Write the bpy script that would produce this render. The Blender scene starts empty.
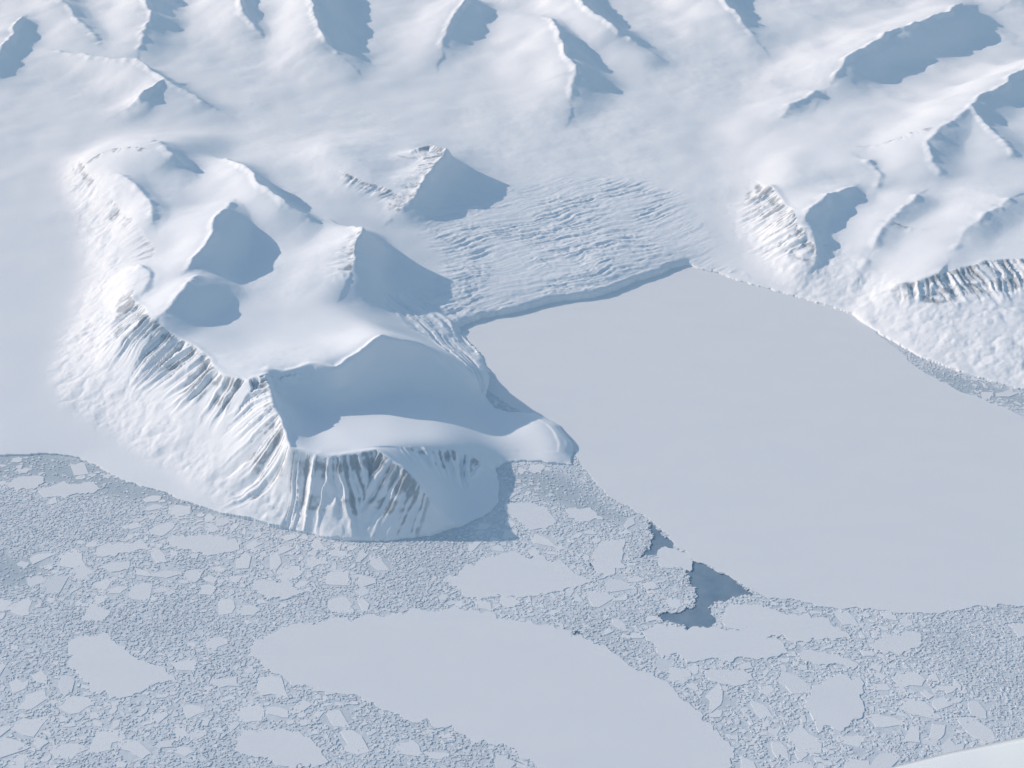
import bpy, math, numpy as np, time
from mathutils import Vector
from mathutils.geometry import delaunay_2d_cdt
T0=time.time()
rng=np.random.default_rng(7)
# 1 Blender unit = 100 m.  Aircraft at 10 km altitude.
CAM_H=100.0; PITCH=math.radians(30); HF=math.radians(40)
FPX=512/math.tan(HF/2)
SUN_EL=math.radians(23); SUN_AZ=np.array([-0.92,0.38]); SUN_AZ=SUN_AZ/np.linalg.norm(SUN_AZ)

def G(px,py,h=0.0):
    """survey reading -> world position on the level h"""
    xr=(px-512)/FPX; yr=(384-py)/FPX
    dy=math.cos(PITCH)+yr*math.sin(PITCH); dz=-math.sin(PITCH)+yr*math.cos(PITCH)
    t=(h-CAM_H)/dz
    return (xr*t,dy*t)

# ---------------------------------------------------------------- noise
TAB=[np.random.default_rng(100+i).random((256,256)).astype(np.float32) for i in range(8)]
def vn(x,y,seed=0):
    T=TAB[seed%8]
    xf=np.floor(x); yf=np.floor(y)
    xi=xf.astype(np.int64)&255; yi=yf.astype(np.int64)&255
    fx=x-xf; fy=y-yf
    fx=fx*fx*fx*(fx*(fx*6-15)+10); fy=fy*fy*fy*(fy*(fy*6-15)+10)
    x1=(xi+1)&255; y1=(yi+1)&255
    a=T[xi,yi]; b=T[x1,yi]; c=T[xi,y1]; d=T[x1,y1]
    return (a*(1-fx)+b*fx)*(1-fy)+(c*(1-fx)+d*fx)*fy
def fbm(x,y,oct=4,seed=0,gain=.5):
    s=0;a=1;n=0
    for i in range(oct):
        s=s+a*(vn(x,y,seed+i)*2-1); n+=a; a*=gain
        x,y=(x*1.62-y*1.21)+13.7,(x*1.21+y*1.62)+7.3
    return s/n
def sstep(a,b,x):
    t=np.clip((x-a)/(b-a),0,1); return t*t*(3-2*t)
def inpoly(X,Y,P):
    r=np.zeros(X.shape,bool); n=len(P)
    for i in range(n):
        x0,y0=P[i][:2]; x1,y1=P[(i+1)%n][:2]
        if y0==y1: continue
        c=((Y>min(y0,y1))&(Y<=max(y0,y1)))
        r^=c&(X<(x1-x0)*(Y-y0)/(y1-y0)+x0)
    return r
def inpoly_grid(X,Y,P):
    A=np.array([p[:2] for p in P]); m=(X>A[:,0].min())&(X<A[:,0].max())&(Y>A[:,1].min())&(Y<A[:,1].max())
    r=np.zeros(X.shape,bool)
    if m.any(): r[m]=inpoly(X[m],Y[m],P)
    return r
def polydist(X,Y,P):
    P=np.array(P,float); best=np.full(X.shape,1e9); side=np.zeros(X.shape); U=np.zeros(X.shape)
    V=np.zeros((P.shape[1]-2,)+X.shape); u0=0
    for i in range(len(P)-1):
        a=P[i];b=P[i+1]; dx,dy=b[0]-a[0],b[1]-a[1]; L2=dx*dx+dy*dy+1e-9; L=math.sqrt(L2)
        t=np.clip(((X-a[0])*dx+(Y-a[1])*dy)/L2,0,1)
        ex=X-a[0]-t*dx; ey=Y-a[1]-t*dy; d=np.sqrt(ex*ex+ey*ey)
        m=d<best
        best=np.where(m,d,best); side=np.where(m,np.sign(dx*ey-dy*ex),side); U=np.where(m,u0+t*L,U)
        for k in range(V.shape[0]): V[k]=np.where(m,a[2+k]*(1-t)+b[2+k]*t,V[k])
        u0+=L
    return best,side,U,V

# ---------------------------------------------------------------- terrain control data
coast_px=[(-900,455),(-300,458),(-100,456),(0,457),(45,455),(80,459),(130,481),(180,500),(240,520),(300,533),(345,540),(385,542),(430,537),(465,527),
 (490,513),(500,502),(503,485),(497,470),(505,462),(520,460),(545,463),(574,466),(572,445),(560,425),(538,414),(512,412),(498,410),(487,398),(492,376),(474,352),(459,327),
 (480,319),(500,315),(530,309),(560,303),(585,299),(610,293),(630,285),(650,278),(670,271),(690,266),(715,273),(740,281),(770,289),(800,298),(850,314),(880,336),(920,357),(960,372),(1000,385),(1060,402),(1200,440),(1700,520)]
coast=[(-20000,170)]+[G(*p) for p in coast_px]+[(20000,100)]
sea_poly=coast+[(20000,-4000),(-20000,-4000)]
ctl=[]   # (x,y,h)
def line(pts,step=1.0):
    W=[G(*p)+(p[2],) for p in pts]
    for a,b in zip(W[:-1],W[1:]):
        n=max(1,int(math.hypot(b[0]-a[0],b[1]-a[1])/step))
        for k in range(n):
            t=k/n; ctl.append(tuple(a[j]*(1-t)+b[j]*t for j in range(3)))
    ctl.append(W[-1])
def pts(*l):
    for p in l: ctl.append(G(*p)+(p[2],))
line([(p[0],p[1],0.06) for p in coast_px],1.3)
for x in (-20000,20000):
    ctl += [(x,170 if x<0 else 100,0),(x,400,8),(x,6000,12)]
ctl += [(-3000,-300,0),(3000,-300,0),(0,6000,14),(-800,1500,13),(800,1500,13),(-200,900,13),(250,900,13),(0,1800,13)]
# left piedmont plain
pts((0,440,.5),(60,442,.4),(0,400,.9),(30,400,.8),(0,340,1.6),(30,340,1.5),(0,280,2.2),(50,280,2.0),(0,200,3),(50,210,2.9),(0,140,4),(60,130,4),
    (-150,440,.4),(-150,340,1.8),(-150,200,4),(-400,440,.6),(-400,300,3),(-400,150,6))
# foot of the mountains
line([(66,160,3.6),(74,195,3.1),(85,230,2.7),(95,275,2.1),(72,325,1.6),(50,372,1),(60,398,.8),(105,420,.6),(150,456,.5),(200,494,.35),(260,519,.25),(320,533,.2)])
# apron
line([(98,235,4.1),(105,275,3.9),(98,310,3.6),(92,345,3.2),(110,382,3.0),(150,412,2.8),(200,450,2.5),(250,482,2.0),(290,506,1.2)])
# rims
RIMA=[(78,152,7.3,.3),(86,172,6.6,.5),(106,190,6.5,.1),(118,212,5.9,.5),(140,228,6.5,.2),(152,250,6.6,.3),(141,282,6.6,.1),(134,300,7.0,.5)]
RIM=[(134,300,7.0,.4),(150,322,7.5,1),(190,342,8,1),(206,356,8.3,.8),(222,372,8.8,1.),(245,378,9.2,1),(266,372,9.5,1),(272,400,9,1),(280,425,8.6,.8),(288,448,8,1),(330,456,7.5,1),(375,448,7.6,1),(402,466,6.8,.9),(422,485,5.2,.6),(438,508,2.6,.1)]
line([p[:3] for p in RIMA],.8); line([p[:3] for p in RIM],.8)
pts((386,541,.08))
CR=[(266,366,9.4),(285,370,9.1),(310,362,9.4),(335,366,9.1),(358,350,9.6),(380,333,10.6),(396,337,9.9),(420,343,8.2),(440,353,6.6),(468,374,3.4),(484,392,.6)]
line(CR,.7)
line([(285,405,5.0),(320,404,4.6),(350,398,4.4),(378,388,4.2),(410,388,3.4),(440,391,2.4),(470,401,1.2),(490,409,.2)],.8)
pts((300,425,5.4),(340,422,4.6),(380,415,4.2),(345,440,6.9),(310,442,6.6),(395,430,5.0),(430,415,3.1),(455,420,2.4),(475,425,1.4))
FE=[(395,443,6.5,.2),(425,442,5.3,.6),(453,446,4.0,.7),(474,454,2.6,.6),(488,466,1.3,.3)]
line([p[:3] for p in FE],.8)
pts((426,463,4.0),(440,480,2.4),(452,500,1.1),(460,470,2.0),(478,492,.5),(488,442,1.2),(495,425,.7))
# north edge of plateau + summit ridge
line([(78,152,7.5),(100,149,8.4),(120,152,8.7),(145,146,9.4),(162,142,10.1),(175,150,9),(184,158,8)],1)
pts((120,178,7.9),(140,200,7.5),(165,205,7.1),(170,230,7.4),(200,180,6.4),(250,195,6.0),(220,165,6.0),(300,205,5.5),(330,245,6.0),(290,250,5.4),(262,292,5.4),(240,262,5.3),(225,284,6.1),(330,300,5.6),(365,318,6),(320,340,7.2),(285,352,8.3),(245,340,6.4),(225,350,7.6),(300,320,5.7),(350,275,5.9),(340,200,5.4),(300,175,5.4),(180,325,7.3),(215,308,5.9))
line([(300,152,6.5),(318,146,8.0),(332,145,8.8),(350,160,8),(385,182,6.6)],1)
# north foot of peninsula (valley glacier)
line([(70,135,4),(120,128,4.2),(180,128,4.2),(260,135,4.2),(340,130,4.2),(420,130,4.2),(480,140,4.0),(505,175,3.6)],2)
line([(488,200,3.3),(430,222,3.3),(424,240,3.1),(452,272,2.5),(420,287,2.6),(396,300,2.7)],1)
pts((378,315,3.8),(410,318,2.1),(430,335,1.5),(455,355,.7),(440,305,1.4))
# headland
pts((512,425,1.1),(530,419,1.8),(548,422,2.1),(560,434,1.8),(540,436,1.0),(520,440,.5),(520,450,.3),(495,428,.4),(556,452,.8))
# glacier
line([(456,319,1.2),(480,311,1.2),(500,307,1.2),(530,301,1.2),(560,295,1.2),(585,291,1.2),(610,285,1.2),(630,277,1.2),(650,270,1.15),(670,263,1.1),(690,258,1.0)],.8)
pts((500,285,1.8),(600,262,1.8),(680,243,1.8),(460,262,2.2),(520,235,2.3),(620,222,2.4),(700,222,2.5),(490,200,3.2),(560,192,3.2),(650,185,3.3),(722,245,1.9),(730,270,.6),(700,190,3.3),(720,165,3.8))
# right massif
line([(752,186,4.2),(742,205,3.0),(741,232,2.1),(762,259,1.6),(800,286,.9),(840,303,.7)])
F1=[(768,184,6.3,.8),(780,196,6.5,1),(793,211,6.3,1),(803,228,5.9,1.),(810,250,4.0,.7)]
line([p[:3] for p in F1],.8)
line([(765,165,4.6),(790,153,6.8),(850,146,7.4),(925,140,8.2)],1.5)
pts((790,186,6.5),(870,200,5.4),(860,170,6.2),(900,235,5.4),(950,230,5.6),(1000,230,6),(850,240,4.2),(840,270,2.4),(880,262,4.3),(900,275,4.6),(860,292,1.4))
RR=[(895,283,4.3,.3),(930,279,5.0,.9),(960,270,5.7,1),(985,262,6.4,1),(1030,258,6.9,1),(1100,258,7,1)]
line([p[:3] for p in RR],1)
line([(890,312,1.7),(930,325,2.0),(980,338,2.2),(1030,350,2.3),(1100,370,2.3)],1.5)
pts((870,318,1.0),(1200,250,8),(1200,400,2),(1500,300,9),(1100,200,8),(1100,100,9))
# up-country base
for row,h in ((150,3.9),(120,4.3),(90,5.0),(60,5.8),(30,7.0),(0,8.0),(-40,9.5),(-110,11.5),(-200,12.5)):
    for px in range(-500,1600,150):
        if row==150 and (px<600 or px>720): continue
        if row==120 and 760<px: continue
        pts((px+ (row%7)*9,row,h+(1.0 if px>750 and row<110 else 0)))
# ---------------------------------------------------------------- tent ridges: pts, wLeft, wRight(shadow side)
TENTS=[
 ([(232,203,9.0),(222,209,10.6),(208,235,10.0),(196,250,9.4),(187,268,8.4)],7,6),
 ([(198,276,8.4),(188,280,9.8),(176,294,9.7),(163,314,9.0)],6,6.5),
 ([(228,158,8.4),(240,162,10.2),(262,184,10.2),(285,201,9.4),(308,216,7.8)],7,5),
 ([(155,141,9.8),(165,143,10.6),(176,152,10.2),(187,165,8.4)],6,3.4),
 ([(120,172,8.4),(134,184,9.0),(148,200,8.8),(154,224,7.8)],4,3.6),
 ([(138,262,7.8),(150,272,8.0),(146,290,7.6)],4,3),
 ([(412,152,7.6),(430,145,8.5),(446,149,8.8),(434,166,8.2),(420,186,7.4),(402,208,5.4)],6,4.2),
 ([(355,226,8),(366,228,9.2),(357,245,8.6),(350,272,6.8)],8,5.5),
 ([(852,186,7.0),(840,190,7.6),(826,193,7.9),(808,213,7.5),(814,240,5.6)],5,3.4),
 ([(915,196,7.2),(896,214,6.9),(878,236,5.8),(866,262,4.2)],6,4.5),
 ([(1010,196,8.6),(984,212,8.0),(962,232,7.0),(950,258,6.2)],7,5),
 ([(868,160,8.0),(880,172,7.4),(876,190,6.2)],7,4),
 ([(1060,50,12.5),(1024,66,12),(985,95,11.2),(970,106,11.6),(948,124,10.8),(927,139,10.4),(934,158,9.2),(946,184,6.8)],10,7),
 ([(970,106,11.6),(990,128,10.4),(1010,150,9.2),(1024,170,7.8)],6,5.5),
 ([(548,15,10.5),(558,26,11.2),(564,48,10.4),(575,70,9),(572,96,6.8)],11,9),
 ([(540,-40,15),(570,-12,13.4),(590,8,12.2),(612,25,11.0),(636,42,8.6)],9,8),
 ([(290,-60,17),(306,-18,14.5),(316,15,12.4),(322,35,10.8),(336,52,8.2)],10,10),
 ([(466,-8,11.8),(452,18,10.4),(444,46,7.8)],9,7),
 ([(225,-50,15),(236,-14,13.0),(246,12,11.0),(262,38,8)],8,7),
 ([(130,-60,16),(140,-18,13),(150,10,11),(142,44,8.6)],9,8),
 ([(60,50,7.6),(92,54,8.8),(138,60,9.4),(168,80,8.6),(212,106,5.8)],7,5),
 ([(168,78,8.6),(142,92,8.2),(128,108,5.8)],5,5),
 ([(22,15,10.0),(8,40,9.2),(-12,66,7.8)],9,5),
 ([(40,-30,13),(58,-5,11.4),(75,15,9.8),(102,42,7.8)],9,7),
 ([(962,2,12.6),(944,11,13.0),(915,22,12.6),(880,36,11.8),(846,56,10.6),(830,86,7.4)],13,9),
 ([(690,-50,15),(712,-14,12.8),(734,10,10.8),(752,36,8.0)],10,7),
 ([(815,92,7.6),(790,102,7.6),(774,126,5.6)],6,4),
 ([(395,-60,14),(415,-35,12),(430,-20,9.5)],9,8),
 ([(1040,-60,15),(1030,-20,13),(1010,0,10)],10,6),
 ([(650,-60,15),(665,-35,12.5),(690,-10,9)],10,8),
 ([(840,-70,15),(810,-40,13),(800,-15,9.5)],12,8),
 ([(-120,0,13),(-80,50,10),(-60,90,7)],10,8),
 ([(-200,120,10),(-160,170,8),(-150,200,6)],10,8),
 ([(1200,40,14),(1150,100,12),(1120,150,9)],12,10),
]
for k in range(60):   # hills beyond the picture, up-country
    px=rng.uniform(-900,1900); py=rng.uniform(-260,-75); h=rng.uniform(14,19)
    TENTS.append(([(px,py,h),(px+rng.uniform(-40,30),py+rng.uniform(8,20),h-2),(px+rng.uniform(-60,50),py+rng.uniform(25,45),h-5)],rng.uniform(12,20),rng.uniform(9,14)))

# ---------------------------------------------------------------- grid
s_f=np.arange(-.48,.4801,.0009)
ext=.4801+np.cumsum(.0014*1.14**np.arange(47))
S=np.concatenate([-ext[::-1],s_f,ext])
y_f=np.exp(np.arange(math.log(128),math.log(430),.001))
ye=y_f[-1]*np.exp(np.cumsum(.0012*1.09**np.arange(42)))
ye=ye[ye<5000]
Yv=np.concatenate([y_f,ye])
NX,NY=len(S),len(Yv)
Y=np.repeat(Yv[:,None],NX,1); X=Y*S[None,:]
print("grid",NX,NY,"smax",S[-1],"ymax",Yv[-1])
sc=np.clip(Y/200,.6,2.0)
WX=X+sc*(.8*fbm(X/7,Y/7,4,0)+.14*fbm(X/.9,Y/.9,2,3))
WY=Y+sc*(1.0*fbm(X/7+50,Y/7+20,4,1)+.14*fbm(X/.9+9,Y/.9,2,4))
# --- TIN
C={}
for c in ctl: C[(round(c[0],2),round(c[1],2))]=c[2]
keys=list(C.keys())
res=delaunay_2d_cdt([Vector(k) for k in keys],[],[],0,1e-4)
tv=res[0]; tf=res[2]; orig=res[3]
TX=np.array([v.x for v in tv]);TY=np.array([v.y for v in tv]);TZ=np.array([C[keys[o[0]]] for o in orig])
H=np.full(X.shape,5.0)
for f in tf:
    a,b,c=f
    x=TX[[a,b,c]];y=TY[[a,b,c]];z=TZ[[a,b,c]]
    pad=3.0
    ylo,yhi=max(y.min()-pad,1),max(y.max()+pad,2)
    if yhi<Yv[0]: continue
    j0=max(np.searchsorted(Yv,ylo)-1,0); j1=min(np.searchsorted(Yv,yhi)+1,NY)
    yy=max(ylo,Yv[0])
    slo=min((x.min()-pad)/yy,(x.min()-pad)/yhi); shi=max((x.max()+pad)/yy,(x.max()+pad)/yhi)
    i0=max(np.searchsorted(S,slo)-1,0); i1=min(np.searchsorted(S,shi)+1,NX)
    if j1<=j0 or i1<=i0: continue
    gx=WX[j0:j1,i0:i1];gy=WY[j0:j1,i0:i1]
    D=(y[1]-y[2])*(x[0]-x[2])+(x[2]-x[1])*(y[0]-y[2])
    if abs(D)<1e-12: continue
    l0=((y[1]-y[2])*(gx-x[2])+(x[2]-x[1])*(gy-y[2]))/D
    l1=((y[2]-y[0])*(gx-x[2])+(x[0]-x[2])*(gy-y[2]))/D
    l2=1-l0-l1
    m=(l0>=-1e-7)&(l1>=-1e-7)&(l2>=-1e-7)
    H[j0:j1,i0:i1][m]=(l0*z[0]+l1*z[1]+l2*z[2])[m]
print("tin",len(tf),time.time()-T0)
def blur(A,r):
    for ax in (0,1):
        for _ in range(2):
            P=np.concatenate([np.repeat(np.take(A,[0],ax),r+1,ax),A,np.repeat(np.take(A,[-1],ax),r,ax)],ax)
            c=np.cumsum(P,ax)
            n=A.shape[ax]
            if ax==0: A=(c[2*r+1:2*r+1+n]-c[:n])/(2*r+1)
            else: A=(c[:,2*r+1:2*r+1+n]-c[:,:n])/(2*r+1)
    return A
def window(Wp,pad):
    P=np.array(Wp); y0=max(P[:,1].min()-pad,Yv[0]); y1=P[:,1].max()+pad
    j0=max(np.searchsorted(Yv,y0)-1,0); j1=min(np.searchsorted(Yv,y1)+1,NY)
    slo=min((P[:,0].min()-pad)/y0,(P[:,0].min()-pad)/y1); shi=max((P[:,0].max()+pad)/y0,(P[:,0].max()+pad)/y1)
    i0=max(np.searchsorted(S,slo)-1,0); i1=min(np.searchsorted(S,shi)+1,NX)
    return slice(j0,j1),slice(i0,i1)
Hs=blur(H,2); Hb=blur(H,9)
sharp=np.zeros(X.shape)
for L in (CR,[p[:3] for p in RIM],[p[:3] for p in RR],[p[:3] for p in F1],[(459,325,.5),(560,300,.5),(610,290,.5),(690,262,.5)]):
    W=[G(*p)+(0,) for p in L]; w=window(W,5)
    d=polydist(WX[w],WY[w],W)[0]
    sharp[w]=np.maximum(sharp[w],np.exp(-(d/1.2)**2))
H=Hb*(1-sharp)+Hs*sharp
cs=window([c for c in coast[2:-2]],4)
coastd=np.full(X.shape,99.); coastd[cs]=polydist(WX[cs],WY[cs],[c+(0,) for c in coast[1:-1]])[0]
H=np.where(coastd<1.2,Hs*(1-coastd/1.2)+H*coastd/1.2,H)
# tents
base=H.copy(); crest=np.zeros(X.shape)
for P,wl,wr in TENTS:
    W=[G(*p)+(p[2],) for p in P]
    pad=max(wl*1.5,wr)*1.1+2; w=window(W,pad)
    if w[0].stop<=w[0].start or w[1].stop<=w[1].start: continue
    d,sd,u,v=polydist(WX[w],WY[w],W)
    k=.8+.5*vn(X[w]/6,Y[w]/6,5)
    dl=np.clip(d/(wl*1.5*k),0,1); dr=np.clip(d/(wr*(.8+.4*vn(X[w]/5,Y[w]/5,6))),0,1)
    pl=.5*(1-dl)**2.0+.5*(1-sstep(0,1,dl))
    pr=.75*(1-dr)**1.25+.25*(1-sstep(0,1,dr))
    prf=np.where(sd>0,pr,pl)
    hc=v[0]+.5*fbm(u/3.0,u*0+wl,3,2)
    cand=base[w]+np.maximum(hc-base[w],0)*prf
    H[w]=np.maximum(H[w],cand)
    crest[w]=np.maximum(crest[w],np.exp(-(d/1.1)**2)*(v[0]>base[w]+.6))
Hm=blur(H,8)
keepc=np.clip(crest+sharp+(coastd<2),0,1); keepc=np.maximum(keepc,.2)
H=np.where(keepc>=1,H,H*keepc+Hm*(1-keepc))
H=blur(H,1)*.5+H*.5
print("tents",time.time()-T0)
hi=sstep(.5,4,H)
H+=hi*(.34*fbm(X/14,Y/14,3,2)*np.clip(Y/220,.5,2.0)+.09*fbm(X/3.2,Y/3.2,4,5)*sstep(-.3,.5,fbm(X/18,Y/18,2,7)))
# apron hummocks
pen=inpoly_grid(WX,WY,[G(*p) for p in [(60,160,3),(95,275,2),(50,375,1),(60,400,1),(150,460,0),(260,525,0),(400,545,0),(290,500,2),(200,440,3),(120,370,3),(120,200,5)]])
right=inpoly_grid(WX,WY,[G(*p) for p in [(735,200,3),(740,240,2),(800,298,0),(850,314,0),(920,357,0),(1060,402,0),(1060,310,3),(900,290,3),(830,250,3),(760,220,4)]])
hm=blur((pen|right).astype(float),8)
H+=hm*(.45*(np.abs(fbm(X/3.6,Y/3.6,4,6))-.2)+.10*fbm(X/.8,Y/.8,3,1)*sstep(-.4,.4,fbm(X/5,Y/5,2,3)))
# ---- cliffs with ribs and gullies
rock=np.zeros(X.shape)
CLIFFS=[(RIM,8.5,.95,.68,1.06),(RR,6.5,.9,.65,1.25),(RIMA,4.5,.7,.45,1.25),
 (F1,8,.85,.6,1.3),
 ([(345,168,8,.6),(385,183,7,1),(412,195,7,.6)],4.5,.9,.25,.9),
 ([(412,152,7.6,.6),(430,145,8.5,.8),(446,149,8.8,.9),(434,166,8.2,1.),(420,186,7.4,1.),(402,208,5.4,.6)],7,.8,.35,1.1),
 ([(366,228,9,.3),(356,245,8.8,.8),(350,272,6.8,.9)],4.5,.8,.3,.9),
 (FE,6,.8,.65,.5),
 ([(888,228,5,.6),(905,232,5,.6),(925,236,5,.4)],2.5,.8,.1,.8),
 ([(850,146,7.4,.3),(890,143,7.8,.5),(925,140,8.2,.4)],3,.8,.15,.7),
 ([(940,290,4.4,.7),(965,288,4.4,.9),(990,284,4.8,1),(1030,281,5.1,1),(1100,281,5.2,1)],5.5,1.0,.4,1.3),
 ([(80,165,6,.8),(112,160,6,.8),(150,162,7,.6)],3.0,.8,.1,1.)]
for P,L,fr,A,rk in CLIFFS:
    W=[G(p[0],p[1],p[2])+(p[2],p[3]) for p in P]
    w=window(W,L+3)
    d,sd,u,v=polydist(WX[w],WY[w],W)
    Lw=L*(.75+.5*vn(u/3,u*0+3,2))
    t=d/Lw
    on=(sd<0)&(t<1)
    wob=.30*fbm(X[w]/1.4,Y[w]/1.4,2,3)
    rib=1-np.abs(2*vn((u+wob)*fr,t*.4,4)-1)
    n2=vn((u+wob*.6)*fr*2.4+40,t*.5,5)
    rib2=1-np.abs(2*n2-1)
    r=.6*rib+.4*rib2
    shape=np.clip(t/.1,0,1)*np.clip((1-t)/.6,0,1)
    shape=np.where(on,shape,0)*v[1]
    H[w]+=A*(r-.62)*2.3*shape
    z=H[w]
    band=vn(z*2.6+.2*fbm(X[w]/2,Y[w]/2,2,1),u*.15,6)
    n3=vn((u+wob*.5)*fr*3.9+11,t*.7,7)
    patch=fbm(u/2.6,t*1.2,2,5)
    tier=.12*np.exp(-((t-.12)/.08)**2)+.11*np.exp(-((t-.46)/.09)**2)-.05
    m=.56*n3+.20*(1-r)+.22*band+.14*patch+.18*(v[1]-1)+.16*(rk-1)+.10*np.clip(.3-t,0,.3)/.3-.34*np.clip(t-.35,0,1)+tier+.10*(vn(X[w]/.3,Y[w]/.3,1)-.5)
    rock[w]=np.maximum(rock[w],np.where(on&(t>.012),sstep(.52,.66,m)*.82*sstep(.12,.5,v[1]),0))
print("cliffs",time.time()-T0)
# ---- glacier crevasses
GP=[G(*p) for p in [(405,225,3),(440,208,3),(490,184,3),(560,172,3),(640,176,3),(690,200,3),(722,235,2),(752,278,.5),(690,266,0),(650,279,0),(610,294,0),(560,304,0),(500,316,0),(460,328,0),(474,352,0),(493,376,0),(484,398,0),(466,374,1),(430,340,1.9),(392,315,2.9),(385,298,2.7),(410,286,2.6),(452,273,2.5),(424,242,3)]]
gm=inpoly_grid(WX,WY,GP)
gf=blur(gm.astype(float),22)
gf=sstep(.35,.95,gf+.25*fbm(X/5,Y/5,3,2))
gf=np.where(coastd<3,gm*np.maximum(gf,(3-coastd)/3),gf)
dn=np.array([37,21.]);dn/=np.linalg.norm(dn); nn=np.array([-dn[1],dn[0]])
wx=X+1.2*fbm(X/6,Y/6,3,2); wy=Y+1.8*fbm(X/12+3,Y/12,2,4)+.5*fbm(X/3,Y/3,2,5)
a=wx*dn[0]+wy*dn[1]; b=wx*nn[0]+wy*nn[1]
cr=1-np.abs(2*vn(a*.15,b*1.2,1)-1); cr2=1-np.abs(2*vn(a*.3+9,b*2.5,2)-1); cr3=vn(X*2.0,Y*2.0,3)
amp=.35+.65*sstep(-.3,.3,fbm(X/10,Y/10,2,6)+.1)
LB=[G(*p)+(0,) for p in [(380,290,2.8),(405,303,2.4),(432,322,1.6),(458,350,.9),(480,382,.4),(490,405,.2)]]
w=window(LB,8); d,sd,u,v=polydist(X[w],Y[w],LB)
lobe=np.zeros(X.shape); fl=np.zeros(X.shape)
lobe[w]=1-sstep(2.6,5.0,d)
fl[w]=1-np.abs(2*vn((d*sd+.4*fbm(X[w]/2,Y[w]/2,2,1))*1.5+20,u*.16,5)-1)
norm=.24*(cr-.5)+.20*(cr2-.5)+.12*(cr3-.5)
H+=gf*amp*norm*(1-lobe)+np.maximum(gf,.6*gm)*lobe*(.50*(fl-.5)+.12*(cr3-.5))
# ---- sea
sea=inpoly(WX,WY,sea_poly)
H=np.where(sea,-.6,np.maximum(H,.05+.03*vn(X*2,Y*2)))
print("height",time.time()-T0)

# ---------------------------------------------------------------- mesh helpers
def mesh_from(name,V,loops,starts,totals,mat,smooth=True,attr=None):
    me=bpy.data.meshes.new(name)
    me.vertices.add(len(V)); me.vertices.foreach_set("co",np.ascontiguousarray(V,dtype=np.float32).ravel())
    me.loops.add(len(loops)); me.loops.foreach_set("vertex_index",np.ascontiguousarray(loops,dtype=np.int32))
    me.polygons.add(len(starts)); me.polygons.foreach_set("loop_start",np.ascontiguousarray(starts,dtype=np.int32))
    try: me.polygons.foreach_set("loop_total",np.ascontiguousarray(totals,dtype=np.int32))
    except Exception: pass
    me.polygons.foreach_set("use_smooth",np.full(len(starts),smooth))
    me.update(calc_edges=True)
    if attr is not None:
        for k,v in attr.items():
            at=me.attributes.new(k,'FLOAT','POINT'); at.data.foreach_set("value",np.ascontiguousarray(v,dtype=np.float32))
    me.materials.append(mat)
    ob=bpy.data.objects.new(name,me); bpy.context.scene.collection.objects.link(ob); return ob
def grid_obj(name,X,Y,Z,facemask,mat,attr=None):
    ny,nx=X.shape; idx=np.arange(nx*ny).reshape(ny,nx)
    q=np.stack([idx[:-1,:-1],idx[:-1,1:],idx[1:,1:],idx[1:,:-1]],-1)[facemask]
    used=np.zeros(nx*ny,bool); used[q.ravel()]=True
    remap=np.cumsum(used)-1
    V=np.stack([X.ravel()[used],Y.ravel()[used],Z.ravel()[used]],-1)
    q=remap[q]; n=len(q)
    at={k:v.ravel()[used] for k,v in (attr or {}).items()}
    return mesh_from(name,V,q.ravel(),np.arange(n)*4,np.full(n,4),mat,True,at)

# ---------------------------------------------------------------- materials
def new_mat(name):
    m=bpy.data.materials.new(name); m.use_nodes=True; nt=m.node_tree
    for n in list(nt.nodes): nt.nodes.remove(n)
    o=nt.nodes.new('ShaderNodeOutputMaterial'); b=nt.nodes.new('ShaderNodeBsdfPrincipled')
    nt.links.new(b.outputs[0],o.inputs[0])
    b.inputs['Specular IOR Level'].default_value=.15
    return m,nt,b
def N(nt,t,**k):
    n=nt.nodes.new(t)
    for a,v in k.items(): setattr(n,a,v)
    return n
def noise(nt,scale,detail=5,rough=.55,vec=None):
    n=N(nt,'ShaderNodeTexNoise'); n.inputs['Scale'].default_value=scale; n.inputs['Detail'].default_value=detail; n.inputs['Roughness'].default_value=rough
    if vec is None:
        g=N(nt,'ShaderNodeNewGeometry'); vec=g.outputs['Position']
    nt.links.new(vec,n.inputs['Vector']); return n.outputs['Fac']
def ramp(nt,fac,stops):
    r=N(nt,'ShaderNodeValToRGB'); e=r.color_ramp.elements
    while len(e)<len(stops): e.new(.5)
    for i,(p,c) in enumerate(stops): e[i].position=p; e[i].color=(*c,1)
    nt.links.new(fac,r.inputs[0]); return r.outputs[0]
def bump(nt,b,fac,strength,dist):
    u=N(nt,'ShaderNodeBump'); u.inputs['Strength'].default_value=strength; u.inputs['Distance'].default_value=dist
    nt.links.new(fac,u.inputs['Height']); nt.links.new(u.outputs[0],b.inputs['Normal'])
def mixc(nt,fac,c1,c2):
    m=N(nt,'ShaderNodeMix',data_type='RGBA'); nt.links.new(fac,m.inputs[0])
    for s,c in ((6,c1),(7,c2)):
        if isinstance(c,tuple): m.inputs[s].default_value=(*c,1)
        else: nt.links.new(c,m.inputs[s])
    return m.outputs[2]

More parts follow.
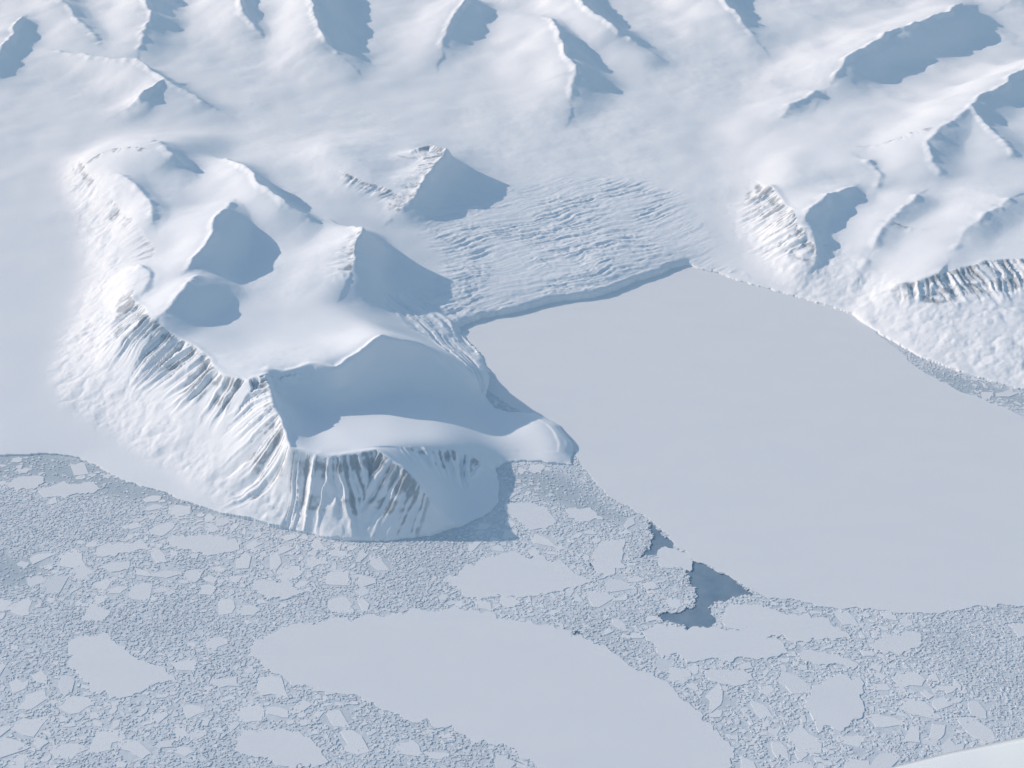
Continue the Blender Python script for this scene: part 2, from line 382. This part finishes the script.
m_snow,nt,b=new_mat("wind_packed_snow")
c=ramp(nt,noise(nt,.12,6,.6),[(.3,(.83,.865,.89)),(.7,(.87,.895,.91))])
at=N(nt,'ShaderNodeAttribute',attribute_name='rock')
rk=ramp(nt,noise(nt,2.5,5,.6),[(.3,(.22,.24,.27)),(.7,(.38,.40,.42))])
nt.links.new(mixc(nt,at.outputs['Fac'],c,rk),b.inputs['Base Color']); b.inputs['Roughness'].default_value=.8
bump(nt,b,noise(nt,2.2,6,.65),.15,.09)
m_gl,nt,b=new_mat("glacier_ice")
at=N(nt,'ShaderNodeAttribute',attribute_name='crev')
c=ramp(nt,noise(nt,.9,7,.65),[(.3,(.74,.80,.85)),(.65,(.83,.86,.88))])
nt.links.new(mixc(nt,at.outputs['Fac'],(.85,.88,.90),c),b.inputs['Base Color']); b.inputs['Roughness'].default_value=.6
bump(nt,b,noise(nt,3.5,6,.7),.3,.12)
m_fast,nt,b=new_mat("snow_covered_sea_ice")
g=N(nt,'ShaderNodeNewGeometry'); mp=N(nt,'ShaderNodeMapping'); mp.inputs['Rotation'].default_value=(0,0,.5); mp.inputs['Scale'].default_value=(.35,1,1)
nt.links.new(g.outputs['Position'],mp.inputs[0])
c1=ramp(nt,noise(nt,.3,8,.6,mp.outputs[0]),[(.3,(.76,.785,.805)),(.7,(.79,.81,.825))])
nt.links.new(c1,b.inputs['Base Color']); b.inputs['Roughness'].default_value=.75
bump(nt,b,noise(nt,4,6,.7),.12,.04)
m_plate,nt,b=new_mat("pack_ice_plates")
at=N(nt,'ShaderNodeAttribute',attribute_name='tone')
nt.links.new(ramp(nt,at.outputs['Fac'],[(0,(.60,.65,.69)),(.5,(.73,.76,.785)),(1,(.80,.82,.83))]),b.inputs['Base Color'])
b.inputs['Roughness'].default_value=.8
bump(nt,b,noise(nt,5,4,.7),.2,.04)
m_slush,nt,b=new_mat("brash_ice")
g=N(nt,'ShaderNodeNewGeometry'); v=N(nt,'ShaderNodeTexVoronoi'); v.inputs['Scale'].default_value=4.0; nt.links.new(g.outputs['Position'],v.inputs['Vector'])
sc1=ramp(nt,noise(nt,1.3,9,.78),[(.30,(.45,.52,.58)),(.45,(.63,.68,.72)),(.7,(.74,.77,.79))])
at=N(nt,'ShaderNodeAttribute',attribute_name='thin')
nt.links.new(mixc(nt,at.outputs['Fac'],sc1,(.42,.49,.545)),b.inputs['Base Color']); b.inputs['Roughness'].default_value=.6
bump(nt,b,v.outputs['Distance'],.2,.04)
m_water,nt,b=new_mat("cold_sea_water")
nt.links.new(ramp(nt,noise(nt,.5,6,.6),[(.3,(.14,.21,.30)),(.7,(.22,.30,.38))]),b.inputs['Base Color']); b.inputs['Roughness'].default_value=.35
b.inputs['Specular IOR Level'].default_value=.5
m_paint,nt,b=new_mat("grey_aircraft_paint")
nt.links.new(ramp(nt,noise(nt,60,3,.5),[(.3,(.38,.40,.43)),(.7,(.41,.43,.45))]),b.inputs['Base Color']); b.inputs['Roughness'].default_value=.5
# thin Arctic haze: a real layer of air below the aircraft
m_haze=bpy.data.materials.new("arctic_haze"); m_haze.use_nodes=True; nt=m_haze.node_tree
for n_ in list(nt.nodes): nt.nodes.remove(n_)
o=nt.nodes.new('ShaderNodeOutputMaterial'); vs=nt.nodes.new('ShaderNodeVolumeScatter')
vs.inputs['Color'].default_value=(.46,.78,1,1); vs.inputs['Density'].default_value=.0024; vs.inputs['Anisotropy'].default_value=0.0
nt.links.new(vs.outputs[0],o.inputs['Volume'])

# ---------------------------------------------------------------- terrain objects
land=~(sea[:-1,:-1]&sea[1:,1:]&sea[:-1,1:]&sea[1:,:-1])
gface=gm[:-1,:-1]&gm[1:,1:]
grid_obj("snowy_mountains",X,Y,H,land&~gface,m_snow,{"rock":rock})
grid_obj("glacier",X,Y,H,land&gface,m_gl,{"crev":gf})
print("terrain mesh",time.time()-T0)

# ---------------------------------------------------------------- sea, fast ice, floes
def chaikin(P,n=2):
    for _ in range(n):
        Q=[]
        for i in range(len(P)):
            a=P[i];b_=P[(i+1)%len(P)]
            Q+= [(a[0]*.75+b_[0]*.25,a[1]*.75+b_[1]*.25),(a[0]*.25+b_[0]*.75,a[1]*.25+b_[1]*.75)]
        P=Q
    return P
def jag(P,amp=.35,step=.3,sm=2,f=.6,big=0):
    P=chaikin(P,sm); Q=[]
    for i in range(len(P)):
        a=P[i];b_=P[(i+1)%len(P)]; L=math.hypot(b_[0]-a[0],b_[1]-a[1]); n=max(1,int(L/step)) if L<60 else 20
        for k in range(n): Q.append((a[0]+(b_[0]-a[0])*k/n,a[1]+(b_[1]-a[1])*k/n))
    A=np.array(Q); x=A[:,0];y=A[:,1]
    nx=x+amp*fbm(x*f,y*f,3,1,.6)+big*fbm(x*.12,y*.12,2,3)
    ny=y+amp*1.4*fbm(x*f+31,y*f,3,2,.6)+big*fbm(x*.12+7,y*.12,2,4)
    return list(zip(nx,ny))
def slab(name,P,top,bot,mat):
    n=len(P)
    r=delaunay_2d_cdt([Vector(p) for p in P],[],[list(range(n))],1,1e-4)
    tv=[(v.x,v.y) for v in r[0]]; tris=[list(f) for f in r[2]]
    V=[(x,y,top) for x,y in tv]; F=[]
    for f in tris:
        a,b_,c_=[tv[i] for i in f[:3]]
        F.append(f if (b_[0]-a[0])*(c_[1]-a[1])-(b_[1]-a[1])*(c_[0]-a[0])>0 else f[::-1])
    m0=len(V); V+=[(x,y,top) for x,y in P]+[(x,y,bot) for x,y in P]
    area=sum(P[i][0]*P[(i+1)%n][1]-P[(i+1)%n][0]*P[i][1] for i in range(n))
    for i in range(n):
        q=[m0+i,m0+i+n,m0+(i+1)%n+n,m0+(i+1)%n]
        F.append(q if area>0 else q[::-1])
    me=bpy.data.meshes.new(name); me.from_pydata(V,[],F); me.materials.append(mat)
    ob=bpy.data.objects.new(name,me); bpy.context.scene.collection.objects.link(ob); return ob
fast_px=[(440,330),(480,310),(560,290),(620,280),(690,255),(760,270),(850,300),(880,338),(908,358),(925,374),(960,392),(1000,405),(1040,422),(1300,500),(1700,560),(1700,700),(1300,640),(1100,612),(1024,606),(985,604),(950,613),(900,613),(870,610),(820,606),(780,598),(752,593),(736,578),(712,566),(692,559),(680,548),(660,528),(640,513),(610,496),(590,478),(575,455),(560,430),(540,422),(500,400),(470,380)]
fastP=jag([G(*p) for p in fast_px],.55,.25,1)
slab("fast_ice",fastP,.02,-.08,m_fast)
floes_px=[
 [(240,645),(290,624),(345,618),(400,611),(470,609),(560,630),(645,668),(700,712),(748,765),(640,800),(560,775),(480,738),(400,715),(290,682)],
 [(58,640),(88,630),(130,652),(180,680),(150,690),(110,688),(75,672)],
 [(425,580),(470,558),(560,556),(600,575),(565,598),(480,606)],
 [(168,533),(240,531),(244,546),(180,553)],
 [(635,625),(690,624),(770,640),(784,660),(700,664),(650,645)],
 [(712,603),(760,598),(830,618),(850,640),(780,646),(722,628)],
 [(800,690),(830,672),(866,680),(852,714),(820,730),(796,712)],
 [(500,506),(540,508),(562,530),(530,536)],
 [(650,560),(668,548),(690,558),(690,570),(665,572)],
 [(600,545),(622,540),(624,560),(605,580),(597,565)],
 [(862,634),(900,626),(925,634),(900,650),(870,650)],
 [(998,632),(1040,618),(1100,640),(1040,650)],
 [(240,732),(300,728),(330,748),(300,770),(250,752)],
 [(262,584),(300,582),(308,598),(270,602)],
 [(95,602),(112,600),(116,620),(98,624)],
 [(100,545),(150,541),(152,556),(110,560)],
 [(35,486),(85,483),(100,494),(45,498)],
 [(790,655),(850,658),(855,668),(800,668)],
 [(560,510),(590,512),(596,524),(565,524)],
 [(700,668),(745,672),(740,684),(705,680)],
 [(0,478),(26,476),(40,484),(5,490)],
]
floeP=[]
for i,p in enumerate(floes_px):
    P=jag([G(*q) for q in p],.8,.16,1,.8,1.6 if i!=0 else .8); floeP.append(P)
    slab("ice_floe",P,.005+.003*(i%7),-.08,m_fast)
lead_px=[
 [(646,518),(656,530),(672,540),(676,547),(662,549),(654,556),(638,556),(650,546),(653,536)],
 [(684,562),(700,558),(712,570),(730,573),(745,588),(752,597),(722,600),(708,606),(712,618),(716,630),(696,628),(664,620),(654,612),(684,610),(697,602),(694,588)],
 [(570,631),(584,632),(580,639)],
 [(590,560),(600,566),(596,572)]]
leadP=[jag([G(*q) for q in p],.75,.12,1,1.0) for p in lead_px]
thin_px=[[(-60,450),(60,453),(110,472),(160,488),(225,506),(215,516),(150,502),(100,497),(60,482),(0,480),(-60,480)],[(-30,552),(30,556),(48,572),(30,586),(-30,590)],[(915,362),(960,375),(1024,395),(1060,405),(1060,420),(1000,402),(950,388)],[(510,470),(560,470),(600,500),(640,525),(600,520),(550,500),(515,490)]]
thinP=[jag([G(*q) for q in p],.7,.3,1) for p in thin_px]
bx=np.arange(-95,95,.17); by=np.arange(60,205,.17); BX,BY=np.meshgrid(bx,by)
hole=np.zeros(BX.shape,bool)
for P in leadP: hole|=inpoly_grid(BX,BY,P)
thin=np.zeros(BX.shape)
for P in thinP: thin=np.maximum(thin,inpoly_grid(BX,BY,P).astype(float))
thin=np.clip(blur(thin,5)+.4*sstep(.0,.5,fbm(BX/9,BY/9,4,3)),0,1)*.85
fm=~(hole[:-1,:-1]|hole[1:,1:])
grid_obj("brash_ice",BX,BY,-.05+.02*fbm(BX*.8,BY*.8,3,2),fm,m_slush,{"thin":thin})
W=6000
mesh_from("sea_water",np.array([(-W,-W,-.12),(W,-W,-.12),(W,W,-.12),(-W,W,-.12)]),[0,1,2,3],[0],[4],m_water,False)
xs=[-4000,-95,94.9,4000]; ys=[-4000,60,204.9,400]
Vr=np.array([(x,y,-.055) for y in ys for x in xs]); q=[]
for j in range(2):
    for i in range(3):
        if (i,j)==(1,1): continue
        q.append([j*4+i,j*4+i+1,(j+1)*4+i+1,(j+1)*4+i])
mesh_from("distant_pack_ice",Vr,np.array(q).ravel(),np.arange(len(q))*4,np.full(len(q),4),m_slush,False,{"thin":np.zeros(16)})
# ---- plates
R=.08; ox,oy=-80,70; gx=np.arange(ox,80,R); gy=np.arange(oy,200,R); OX,OY=np.meshgrid(gx,gy)
occ=np.zeros(OX.shape,bool)
for P in floeP+leadP+[fastP]: occ|=inpoly_grid(OX,OY,P)
occ|=~inpoly(OX,OY,sea_poly)
depth=OY*math.cos(PITCH)+50
occ|=np.abs(OX)>depth*.364*1.12+4
free=np.argwhere(~occ)
print("free cells",len(free),time.time()-T0)
thO=np.zeros(OX.shape,bool)
for P in thinP: thO|=inpoly_grid(OX,OY,P)
ntry=150000
pick=free[rng.integers(0,len(free),ntry)]
rad=np.clip(.10*(1-rng.random(ntry))**(-1/1.75),.09,2.0); rad=np.sort(rad)[::-1]
dens=fbm(gx[pick[:,1]]/10,gy[pick[:,0]]/10,3,5)
ang8=np.linspace(0,2*math.pi,9)[:-1]; c8=np.cos(ang8); s8=np.sin(ang8)
keep=[]
hN,wN=occ.shape
discs={}
rnd=rng.random(ntry)
for k in range(ntry):
    j,i=pick[k]; r=rad[k]
    if occ[j,i]: continue
    if thO[j,i] and rnd[k]<.8: continue
    if r>.35 and dens[k]>.12: continue
    if r>.35 and rnd[k]<.55: continue
    if r<.25 and rnd[k]<.35+.5*max(-dens[k],0): continue
    rr=r/R*.80
    if r>.25:
        jj=(j+s8*rr).astype(int); ii=(i+c8*rr).astype(int)
        if jj.min()<0 or ii.min()<0 or jj.max()>=hN or ii.max()>=wN: continue
        if occ[jj,ii].any(): continue
    n=int(rr*.9)
    if n not in discs:
        a_=np.arange(-n,n+1); discs[n]=(a_[:,None]**2+a_[None,:]**2)<=n*n+.5
    j0,i0=j-n,i-n
    if j0<0 or i0<0 or j+n+1>hN or i+n+1>wN: continue
    occ[j0:j+n+1,i0:i+n+1]|=discs[n]
    keep.append((gx[i]+rng.uniform(-.05,.05),gy[j]+rng.uniform(-.05,.05),r,dens[k]))
K=np.array(keep); n=len(K); print("plates",n,time.time()-T0)
M=8
ang=np.sort((np.arange(M)[None,:]+rng.uniform(-.6,.6,(n,M)))/M*2*math.pi,1)
rad_=K[:,2:3]*rng.uniform(.5,1.3,(n,M)); el=rng.uniform(.4,1.0,(n,1)); ro=rng.uniform(0,math.pi,(n,1))
lx=rad_*np.cos(ang); ly=rad_*np.sin(ang)*el
px_=K[:,0:1]+lx*np.cos(ro)-ly*np.sin(ro); py_=K[:,1:2]+lx*np.sin(ro)+ly*np.cos(ro)
zt=-.025+rng.uniform(0,.03,(n,1))+.04*(K[:,2:3]<.25)*rng.random((n,1))**2
tilt=rng.normal(0,.035,(n,2))*(K[:,2:3]<.3)
zz=zt+tilt[:,:1]*lx+tilt[:,1:]*ly
Vt=np.stack([px_,py_,zz],-1); Vb=np.stack([px_,py_,np.full_like(px_,-.09)],-1)
V=np.concatenate([Vt,Vb],1).reshape(-1,3)
b0=(np.arange(n)*2*M)[:,None]
top=b0+np.arange(M)[None,:]
k=np.arange(M); k1=(k+1)%M
sidef=np.stack([b0+k,b0+M+k,b0+M+k1,b0+k1],-1)
loops=np.concatenate([top.ravel(),sidef.ravel()])
tot=np.concatenate([np.full(n,M),np.full(n*M,4)]); st=np.concatenate([[0],np.cumsum(tot)[:-1]])
tone=np.repeat(np.clip(rng.normal(.5,.2,n)-.4*K[:,3]+.3*(K[:,2]>.5)+.12*(K[:,2]>.3),0,1),2*M)
mesh_from("pack_ice",V,loops,st,tot,m_plate,False,{"tone":tone})
# haze layer
hb=[(-5500,-5500,-.5),(5500,-5500,-.5),(5500,5500,-.5),(-5500,5500,-.5),(-5500,-5500,45),(5500,-5500,45),(5500,5500,45),(-5500,5500,45)]
me=bpy.data.meshes.new("haze"); me.from_pydata(hb,[],[(0,3,2,1),(4,5,6,7),(0,1,5,4),(1,2,6,5),(2,3,7,6),(3,0,4,7)]); me.materials.append(m_haze)
ob=bpy.data.objects.new("haze",me); bpy.context.scene.collection.objects.link(ob)

# ---------------------------------------------------------------- aeroplane wing (tip enters bottom right)
cam_loc=np.array([0,0,CAM_H]); R_=np.array([1,0,0]); F_=np.array([0,math.cos(PITCH),-math.sin(PITCH)]); U_=np.array([0,math.sin(PITCH),math.cos(PITCH)])
def ray(px,py,dist):
    return cam_loc+dist*(F_+R_*(px-512)/FPX+U_*(384-py)/FPX)
secs=[(ray(862,779,.20),.012),(ray(880,770,.195),.020),(ray(950,752,.18),.030),(ray(1030,735,.165),.036),(ray(1200,705,.14),.042),(ray(1500,660,.12),.05)]
foil=[]
for i in range(24):
    a_=2*math.pi*i/24; xx=.5*(1-math.cos(a_)); th=.13*math.sin(a_)*(1.2*math.sqrt(max(xx,0))+.25)*(1-xx*.85)
    foil.append((xx,th))
V=[];Fc=[]
chord=(-U_*1.0-F_*.25); chord/=np.linalg.norm(chord); upn=(F_*-1.0+U_*.25); upn/=np.linalg.norm(upn)
for p,c in secs:
    for xx,th in foil: V.append(tuple(p+chord*xx*c+upn*th*c))
for s_ in range(len(secs)-1):
    for i in range(24):
        a_=s_*24+i;b_=s_*24+(i+1)%24; Fc.append((a_,b_,b_+24,a_+24))
Fc.append(tuple(range(24))[::-1]); Fc.append(tuple(range((len(secs)-1)*24,len(secs)*24)))
me=bpy.data.meshes.new("airplane_wing"); me.from_pydata(V,[],Fc); me.materials.append(m_paint)
for p in me.polygons: p.use_smooth=True
ob=bpy.data.objects.new("airplane_wing",me); bpy.context.scene.collection.objects.link(ob)

# ---------------------------------------------------------------- light, sky, camera
w=bpy.data.worlds.new("World"); bpy.context.scene.world=w; w.use_nodes=True; nt=w.node_tree
sky=nt.nodes.new('ShaderNodeTexSky'); sky.sky_type='NISHITA'; sky.sun_disc=False
sky.sun_elevation=SUN_EL; sky.sun_rotation=math.atan2(SUN_AZ[0],SUN_AZ[1]); sky.air_density=1.2; sky.dust_density=.5; sky.ozone_density=3.0; sky.altitude=0
nt.links.new(sky.outputs[0],nt.nodes['Background'].inputs[0]); nt.nodes['Background'].inputs[1].default_value=.15
sl=bpy.data.lights.new("sun",'SUN'); sl.energy=4.1; sl.angle=math.radians(.5); sl.color=(1,.97,.92)
so=bpy.data.objects.new("sun",sl); bpy.context.scene.collection.objects.link(so)
dv=Vector((SUN_AZ[0]*math.cos(SUN_EL),SUN_AZ[1]*math.cos(SUN_EL),math.sin(SUN_EL)))
so.rotation_euler=dv.to_track_quat('Z','Y').to_euler(); so.location=(-200,200,200)
cd=bpy.data.cameras.new("camera"); cd.sensor_width=36; cd.lens=18/math.tan(HF/2); cd.clip_start=.005; cd.clip_end=12000
co=bpy.data.objects.new("camera",cd); co.location=(0,0,CAM_H); co.rotation_euler=(math.radians(90)-PITCH,0,0)
bpy.context.scene.collection.objects.link(co); bpy.context.scene.camera=co
sc=bpy.context.scene; sc.view_settings.view_transform='Standard'; sc.view_settings.look='None'; sc.view_settings.exposure=0
print("done",time.time()-T0)
